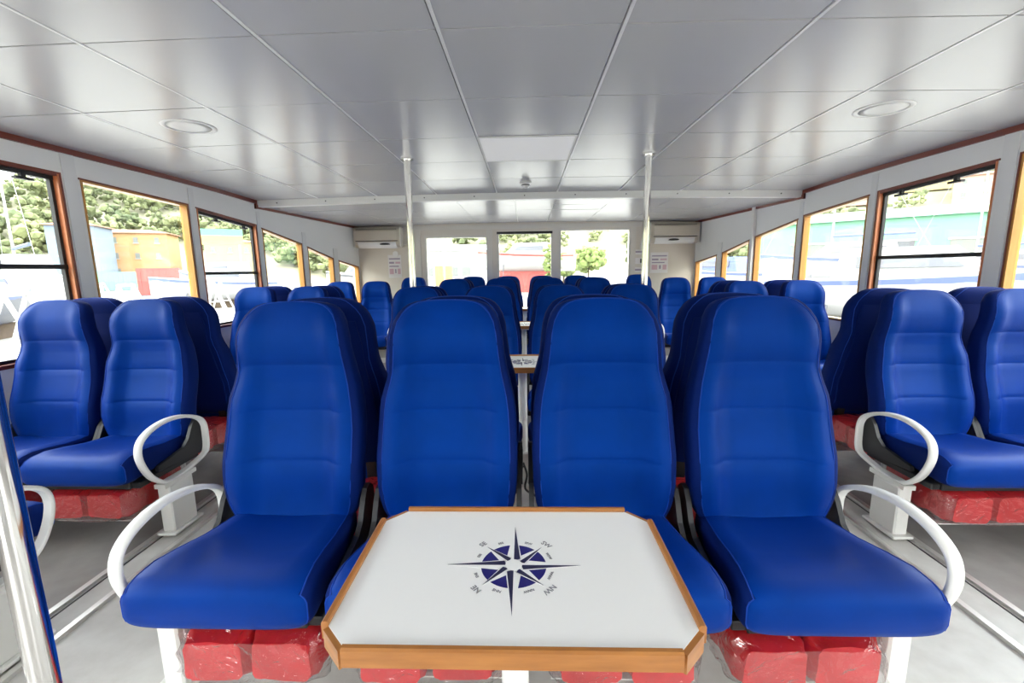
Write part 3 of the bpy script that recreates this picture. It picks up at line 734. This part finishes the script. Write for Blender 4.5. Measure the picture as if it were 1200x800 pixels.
for k in range(1700):
    a = random.uniform(-1.35, 1.35); r = random.uniform(138, 240); R = random.uniform(2.0, 4.6)
    c = Vector((r*math.sin(a), r*math.cos(a), hill_h(r, a)+R*.8))
    if abs(a) < .38 and random.random() < .72: continue
    if any((c.x-hx)**2+(c.y-hy)**2 < (hr+R)**2 for hx, hy, hr in HOUSES): continue
    for q in range(18):
        d = Vector((random.gauss(0, 1), random.gauss(0, 1), random.gauss(.25, .8))).normalized()
        e = c + d*R*random.uniform(.55, 1.0); rr = R*random.uniform(.16, .34); sd0 = random.random()*50
        mb.add([e + v*rr*(1+.9*noise.noise(v*2.3+Vector((sd0,0,0)))) for v in iv1], if1)
mb.obj('hillside_trees', 'foliage', label='dense green trees covering the hillside', cat='trees', kind='stuff')

def building(name, x, y, w, d, h, rz, wallm, label, cols, rows, roofh=1.2, win=(.9, 1.3), z=GZ, hip=True):
    t = thing(name, label, 'building', (x, y, z), rz)
    MB().box(-w/2, w/2, -d/2, d/2, -1, h).obj('walls', wallm, t)
    e = .5
    MB().loft([[(-w/2-e,-d/2-e,h),(w/2+e,-d/2-e,h),(w/2+e,d/2+e,h),(-w/2-e,d/2+e,h)], [(-w/2-e,-d/2-e,h+.25),(w/2+e,-d/2-e,h+.25),(w/2+e,d/2+e,h+.25),(-w/2-e,d/2+e,h+.25)],
               [(-w/2+d*.45,-.1,h+roofh),(w/2-d*.45,-.1,h+roofh),(w/2-d*.45,.1,h+roofh),(-w/2+d*.45,.1,h+roofh)]]).obj('roof', 'roof_tile', t)
    me = MB().box(-win[0]/2, win[0]/2, -.12, .05, 0, win[1]).mesh('window', 'shutter'); ml = MB().box(-win[0]/2-.15, win[0]/2+.15, -.18, .0, -.15, 0).mesh('ledge', 'boat_white')
    for r in range(rows):
        for c in range(cols):
            xx = -w/2 + w*(c+.5)/cols; zz = h*(r+.38)/rows
            o = place('window', me, t, loc=(xx, -d/2, zz)); place('ledge', ml, o)
    return t
rz = math.atan2(95, 109)          # facing the berth
building('apartment_house', -97.5, 110, 16.5, 10, 11.0, rz*.6, 'stucco_orange', 'orange plastered house with three rows of dark windows, seen through left window', 4, 3, z=0)
building('apartment_house', -96.5, 96, 8, 9, 11.5, rz*.6, 'stucco_blue', 'pale blue-grey house left of the orange one, seen through left window', 2, 3, z=0)
building('hill_house', -170, 150, 16, 10, 9, .7, 'stucco_yellow', 'yellow house high on the left hillside', 4, 2, z=16)
building('hill_house', -78, 118, 11, 9, 8, .5, 'stucco_yellow', 'yellow house behind the green and yellow signboard on the left', 3, 2, z=1)
for k, (a, rr, m_) in enumerate(((.62,190,'stucco_pink'),(.70,200,'stucco_yellow'),(.77,188,'stucco_pink'),(.84,205,'stucco_orange'),(.92,192,'stucco_pink'),(.55,205,'stucco_yellow'))):
    building('hill_house', rr*math.sin(a), rr*math.cos(a), 13, 9, 7, -a, m_, ('pink','yellow','pink','orange','pink','yellow')[k]+f' house on the right hillside, {("second","third","fourth","fifth","rightmost","leftmost")[k]} of six', 3, 2, z=hill_h(rr, a)-1)
# long green boat shed on the right
t = thing('boat_shed', 'long green metal boat shed seen through the right windows', 'shed', (44, 50, GZ), -.72)
MB().box(-17, 17, 0, 9, 0, 7.2).obj('walls', 'green_sheet', t)
MB().loft([[(-17.5,-.5,7.2),(17.5,-.5,7.2),(17.5,9.5,7.2),(-17.5,9.5,7.2)],[(-17.5,4.4,8.6),(17.5,4.4,8.6),(17.5,4.6,8.6),(-17.5,4.6,8.6)]]).obj('roof', 'green_sheet', t)
for k in range(4):
    o = MB().box(-2.2, 2.2, -.1, .1, 0, 4.6).obj('sliding_door', 'boat_dark' if k == 1 else 'shutter', t, loc=(-11+7.2*k, 0, 0))
    MB().box(-2.4, 2.4, -.16, -.1, 4.6, 4.8).obj('door_track', 'boat_white', o)
# white shed ahead
t = thing('boat_shed', 'low white shed beyond the far left bulkhead window', 'shed', (-10.5, 72, GZ), .05)
MB().box(-6, 6, 0, 8, 0, 5.2).obj('walls', 'boat_white', t)
MB().loft([[(-6.4,-.4,5.2),(6.4,-.4,5.2),(6.4,8.4,5.2),(-6.4,8.4,5.2)],[(-6.4,3.9,6.3),(6.4,3.9,6.3),(6.4,4.1,6.3),(-6.4,4.1,6.3)]]).obj('roof', 'boat_white', t)
for k in range(6): MB().box(-.7, .7, -.06, .02, 1.2, 2.6).obj('window', 'shutter', t, loc=(-5+2*k, 0, 0))
# green-yellow signboard
t = thing('signboard', 'green and yellow signboard on posts seen through the left opening window', 'sign', (-48.3, 70.4, GZ), .55)
MB().box(-3.2, 3.2, -.1, .1, 8.0, 9.0).obj('panel', 'sign_green', t); MB().box(-3.2, 3.2, -.1, .1, 6.6, 8.0).obj('panel', 'sign_yellow', t)
for x in (-2.6, 2.6): MB().box(x-.1, x+.1, -.1, .1, 0, 6.6).obj('post', 'boat_white', t)
# containers
def container(x, y, w, h, d, rz, m_, label):
    t = thing('container', label, 'container', (x, y, GZ), rz)
    MB().box(-w/2, w/2, -d/2, d/2, .1, h).obj('box', m_, t)
    me = MB().box(-.06, .06, -.05, 0, .2, h-.1).mesh('rib', m_ if isinstance(m_, str) else m_)
    for k in range(int(w/.5)): place('rib', me, t, loc=(-w/2+.25+.5*k, -d/2, 0))
    MB().box(-w/2, w/2, -d/2-.06, d/2, 0, .1).obj('base_frame', 'boat_dark', t)
container(-37.0, 44.3, 3.4, 2.7, 2.2, .6, 'boat_red', 'red container in the yard beyond the left windows')
container(-54.3, 59, 6.5, 2.5, 2.4, .6, 'green_sheet', 'low green container left of the red one')
container(-.6, 55.6, 4.4, 1.7, 2.2, 0, 'boat_red', 'red container beyond the bulkhead door')
container(-11, 60.4, 2.2, 2.7, 2.2, .1, 'stucco_orange', 'orange hut beyond the far left bulkhead window')

def boat(x, y, rz, L, label, hullm='boat_white', mast=0, stripe='boat_blue', cabin=True, keel=GZ+.45, cover=None):
    t = thing('boat', label, 'boat', (x, y, keel), rz, 'boats laid up in the yard')
    B, H = L*.30, L*.16
    secs = []
    for s in [i/10 for i in range(11)]:
        yy = -L/2+L*s; b = B/2*(1-max(0, (s-.45)/.55)**2.2)*(.86+.14*min(1, s/.3)); hh = H*(1+.35*s*s); kz = .0+H*.35*max(0, s-.75)/.25
        b = max(b, .03)
        secs.append([(-b,yy,hh),(-b*.92,yy,hh*.55+kz*.3),(-b*.55,yy,H*.16+kz*.7),(0,yy,kz),(b*.55,yy,H*.16+kz*.7),(b*.92,yy,hh*.55+kz*.3),(b,yy,hh)])
    MB().loft(secs).obj('hull', hullm, t, smooth=True, angle=40)
    st = []
    for sec in secs: st.append([(p[0]*1.012, p[1], p[2]-.02*L*.3) for p in (sec[0],)]+[(sec[1][0]*1.03, sec[1][1], lerp(sec[0][2], sec[1][2], .45))])
    m = MB(); 
    for sgn in (-1, 1): m.loft([[(sgn*abs(a[0])*1.005, a[1], a[2]), (sgn*abs(b[0])*1.005, b[1], b[2]), (sgn*abs(b[0])*.95, b[1], b[2]), (sgn*abs(a[0])*.95, a[1], a[2])] for a, b in st])
    m.obj('stripe', stripe, t)
    if cabin:
        m = MB(); m.loft([[(-B*.34,-L*.28,H*.95),(B*.34,-L*.28,H*.95),(B*.26,L*.2,H*1.05),(-B*.26,L*.2,H*1.05)], [(-B*.29,-L*.24,H*1.75),(B*.29,-L*.24,H*1.75),(B*.2,L*.08,H*1.75),(-B*.2,L*.08,H*1.75)]])
        c = m.obj('cabin', cover or 'boat_white', t)
        m = MB()
        for sgn in (-1, 1): m.hexa([(sgn*B*.30,-L*.2,H*1.28),(sgn*B*.335,-L*.2,H*1.28),(sgn*B*.275,L*.1,H*1.3),(sgn*B*.22,L*.1,H*1.3),(sgn*B*.29,-L*.2,H*1.55),(sgn*B*.312,-L*.2,H*1.55),(sgn*B*.24,L*.06,H*1.55),(sgn*B*.2,L*.06,H*1.55)])
        m.obj('cabin_window', 'boat_dark', c)
    if mast:
        o = MB().cyl(0, L*.08, H*1.0, mast, .07, 8, .04).obj('mast', 'boat_white', t)
        MB().tube([(0, L*.08, H*2.0), (0, -L*.36, H*2.05)], .09, 6).obj('boom', 'boat_blue', t)
        MB().tube([(0, L*.08, mast*.98), (0, L*.48, H*1.3)], .015, 4).tube([(0, L*.08, mast*.98), (0, -L*.48, H*1.1)], .015, 4).tube([(-B*.3, L*.08, mast*.6), (B*.3, L*.08, mast*.6)], .025, 4).obj('rigging', 'boat_white', o)
    for yy in (-L*.28, L*.2):
        for sgn in (-1, 1):
            MB().tube([(sgn*B*.5, yy, GZ-keel), (sgn*B*.34, yy, H*.45)], .04, 6).obj('stand_leg', 'boat_dark', t)
    MB().box(-.1, .1, -L*.3, L*.3, GZ-keel, .05).obj('keel_block', 'boat_red' if keel > GZ+1.5 else 'bark', t)
    return t
boat(12.6, 14.6, -2.2, 8.5, 'white motor yacht with dark windows close outside the right opening window', keel=GZ+.25)
boat(21.5, 31, 1.2, 10, 'white sailing boat with mast beyond the middle right window', mast=12, keel=GZ+.8)
boat(23, 42, 1.4, 9, 'white boat under a blue cover beyond the right windows', cover='boat_blue')
boat(33, 33, .8, 9, 'white sailing boat with tall mast in front of the green shed', mast=13)
boat(12.5, 30, .5, 8, 'white boat with blue cover glimpsed through the narrow right windows', cover='boat_blue')
boat(18, 20.5, 2.4, 8, 'white boat with pale deckhouse standing beside the sailing boats', stripe='boat_dark')
boat(.0, 41, 1.35, 9, 'white boat with red stripe beyond the bulkhead door', stripe='boat_red', keel=GZ+1.9)
boat(-28.5, 24.5, 1.0, 10, 'white sailing boat with mast beyond the nearest left window', mast=13)
boat(-17.5, 13.5, .4, 6, 'dark hulled small boat beyond the nearest left window', hullm='boat_dark', cabin=False)
boat(-25, 36, 1.3, 9, 'white boat beyond the left opening window')
boat(-14, 38, 1.2, 8, 'white boat with dark stripe beyond the small left windows', stripe='boat_dark')
boat(-19, 27, 1.9, 7, 'small white boat with blue stripe among the trestles on the left')
def trestle(x, y, rz, n):
    t = thing('boat_trestle', f'white A-frame boat trestle in the left yard, {n}', 'trestle', (x, y, GZ), rz, 'white boat trestles')
    for yy in (-.55, .55):
        m = MB(); m.tube([(-.6, yy, 0), (0, yy*.8, 1.75)], .045, 6); m.obj('leg', 'boat_white', t)
        m = MB(); m.tube([(.6, yy, 0), (0, yy*.8, 1.75)], .045, 6); m.obj('leg', 'boat_white', t)
        MB().tube([(-.34, yy*.9, .75), (.34, yy*.9, .75)], .03, 6).obj('crossbar', 'boat_white', t)
    MB().tube([(0, -.5, 1.75), (0, .5, 1.75)], .05, 6).obj('top_beam', 'boat_white', t)
ordn = ('nearest', 'second nearest', 'third nearest', 'fourth nearest', 'fifth nearest', 'sixth nearest', 'seventh nearest', 'farthest')
for k, (x, y, a) in enumerate(((-10.2,8.6,.5),(-11.4,10.9,.9),(-13.4,14.6,.3),(-11.8,16.2,1.1),(-16.8,17.2,.6),(-15.2,21.5,.2),(-13.5,22.5,.9),(-16,30,.5))): trestle(x, y, a, ordn[k])
def mast_pole(x, y, h, label, r=.08):
    t = thing('mast_pole', label, 'pole', (x, y, GZ))
    MB().cyl(0, 0, 0, h, r, 8, r*.6).obj('shaft', 'boat_white', t)
    MB().tube([(0,0,h), (.5,0,h+.15), (1.1,0,h+.1)], .04, 6).obj('lamp_arm', 'boat_white', t); MB().cbox(.9, 1.4, -.12, .12, h, h+.12, .03).obj('lamp_head', 'wall_grey', t)
mast_pole(-7.6, 42, 9, 'white lamp post beyond the far left bulkhead window'); mast_pole(8.6, 46, 9, 'white lamp post beyond the far right bulkhead window')
def tree(x, y, h, R, m_, label):
    t = thing('tree', label, 'tree', (x, y, GZ))
    MB().tube([(0,0,0),(.05,.0,h*.3),(-.05,.05,h*.6)], [.16,.12,.07], 8).obj('trunk', 'bark', t)
    m = MB(); random.seed(int(abs(x*7+y)))
    for k in range(150):
        d = Vector((random.gauss(0,1), random.gauss(0,1), random.gauss(0,1))).normalized()*random.uniform(.5, 1)
        c = Vector((d.x*R, d.y*R, h*.66+d.z*h*.36)); rr = R*random.uniform(.10,.24)
        m.add([c+v*rr*(1+.9*noise.noise(v*2.5+c)) for v in iv1], if1)
    m.obj('crown', m_, t)
tree(2.1, 35.5, 4.0, .75, 'leaf_light', 'slim green tree beyond the bulkhead door')
tree(5.2, 61, 4.0, 2.0, 'leaf_light', 'yellow-green bush at the left of the far right window')
tree(11.5, 82, 5.6, 3.2, 'leaf_light', 'yellow-green round tree in the middle of the far right window')
tree(4.0, 86, 5.0, 3.4, 'leaf_light', 'pale olive tree left of the round tree beyond the far right window')
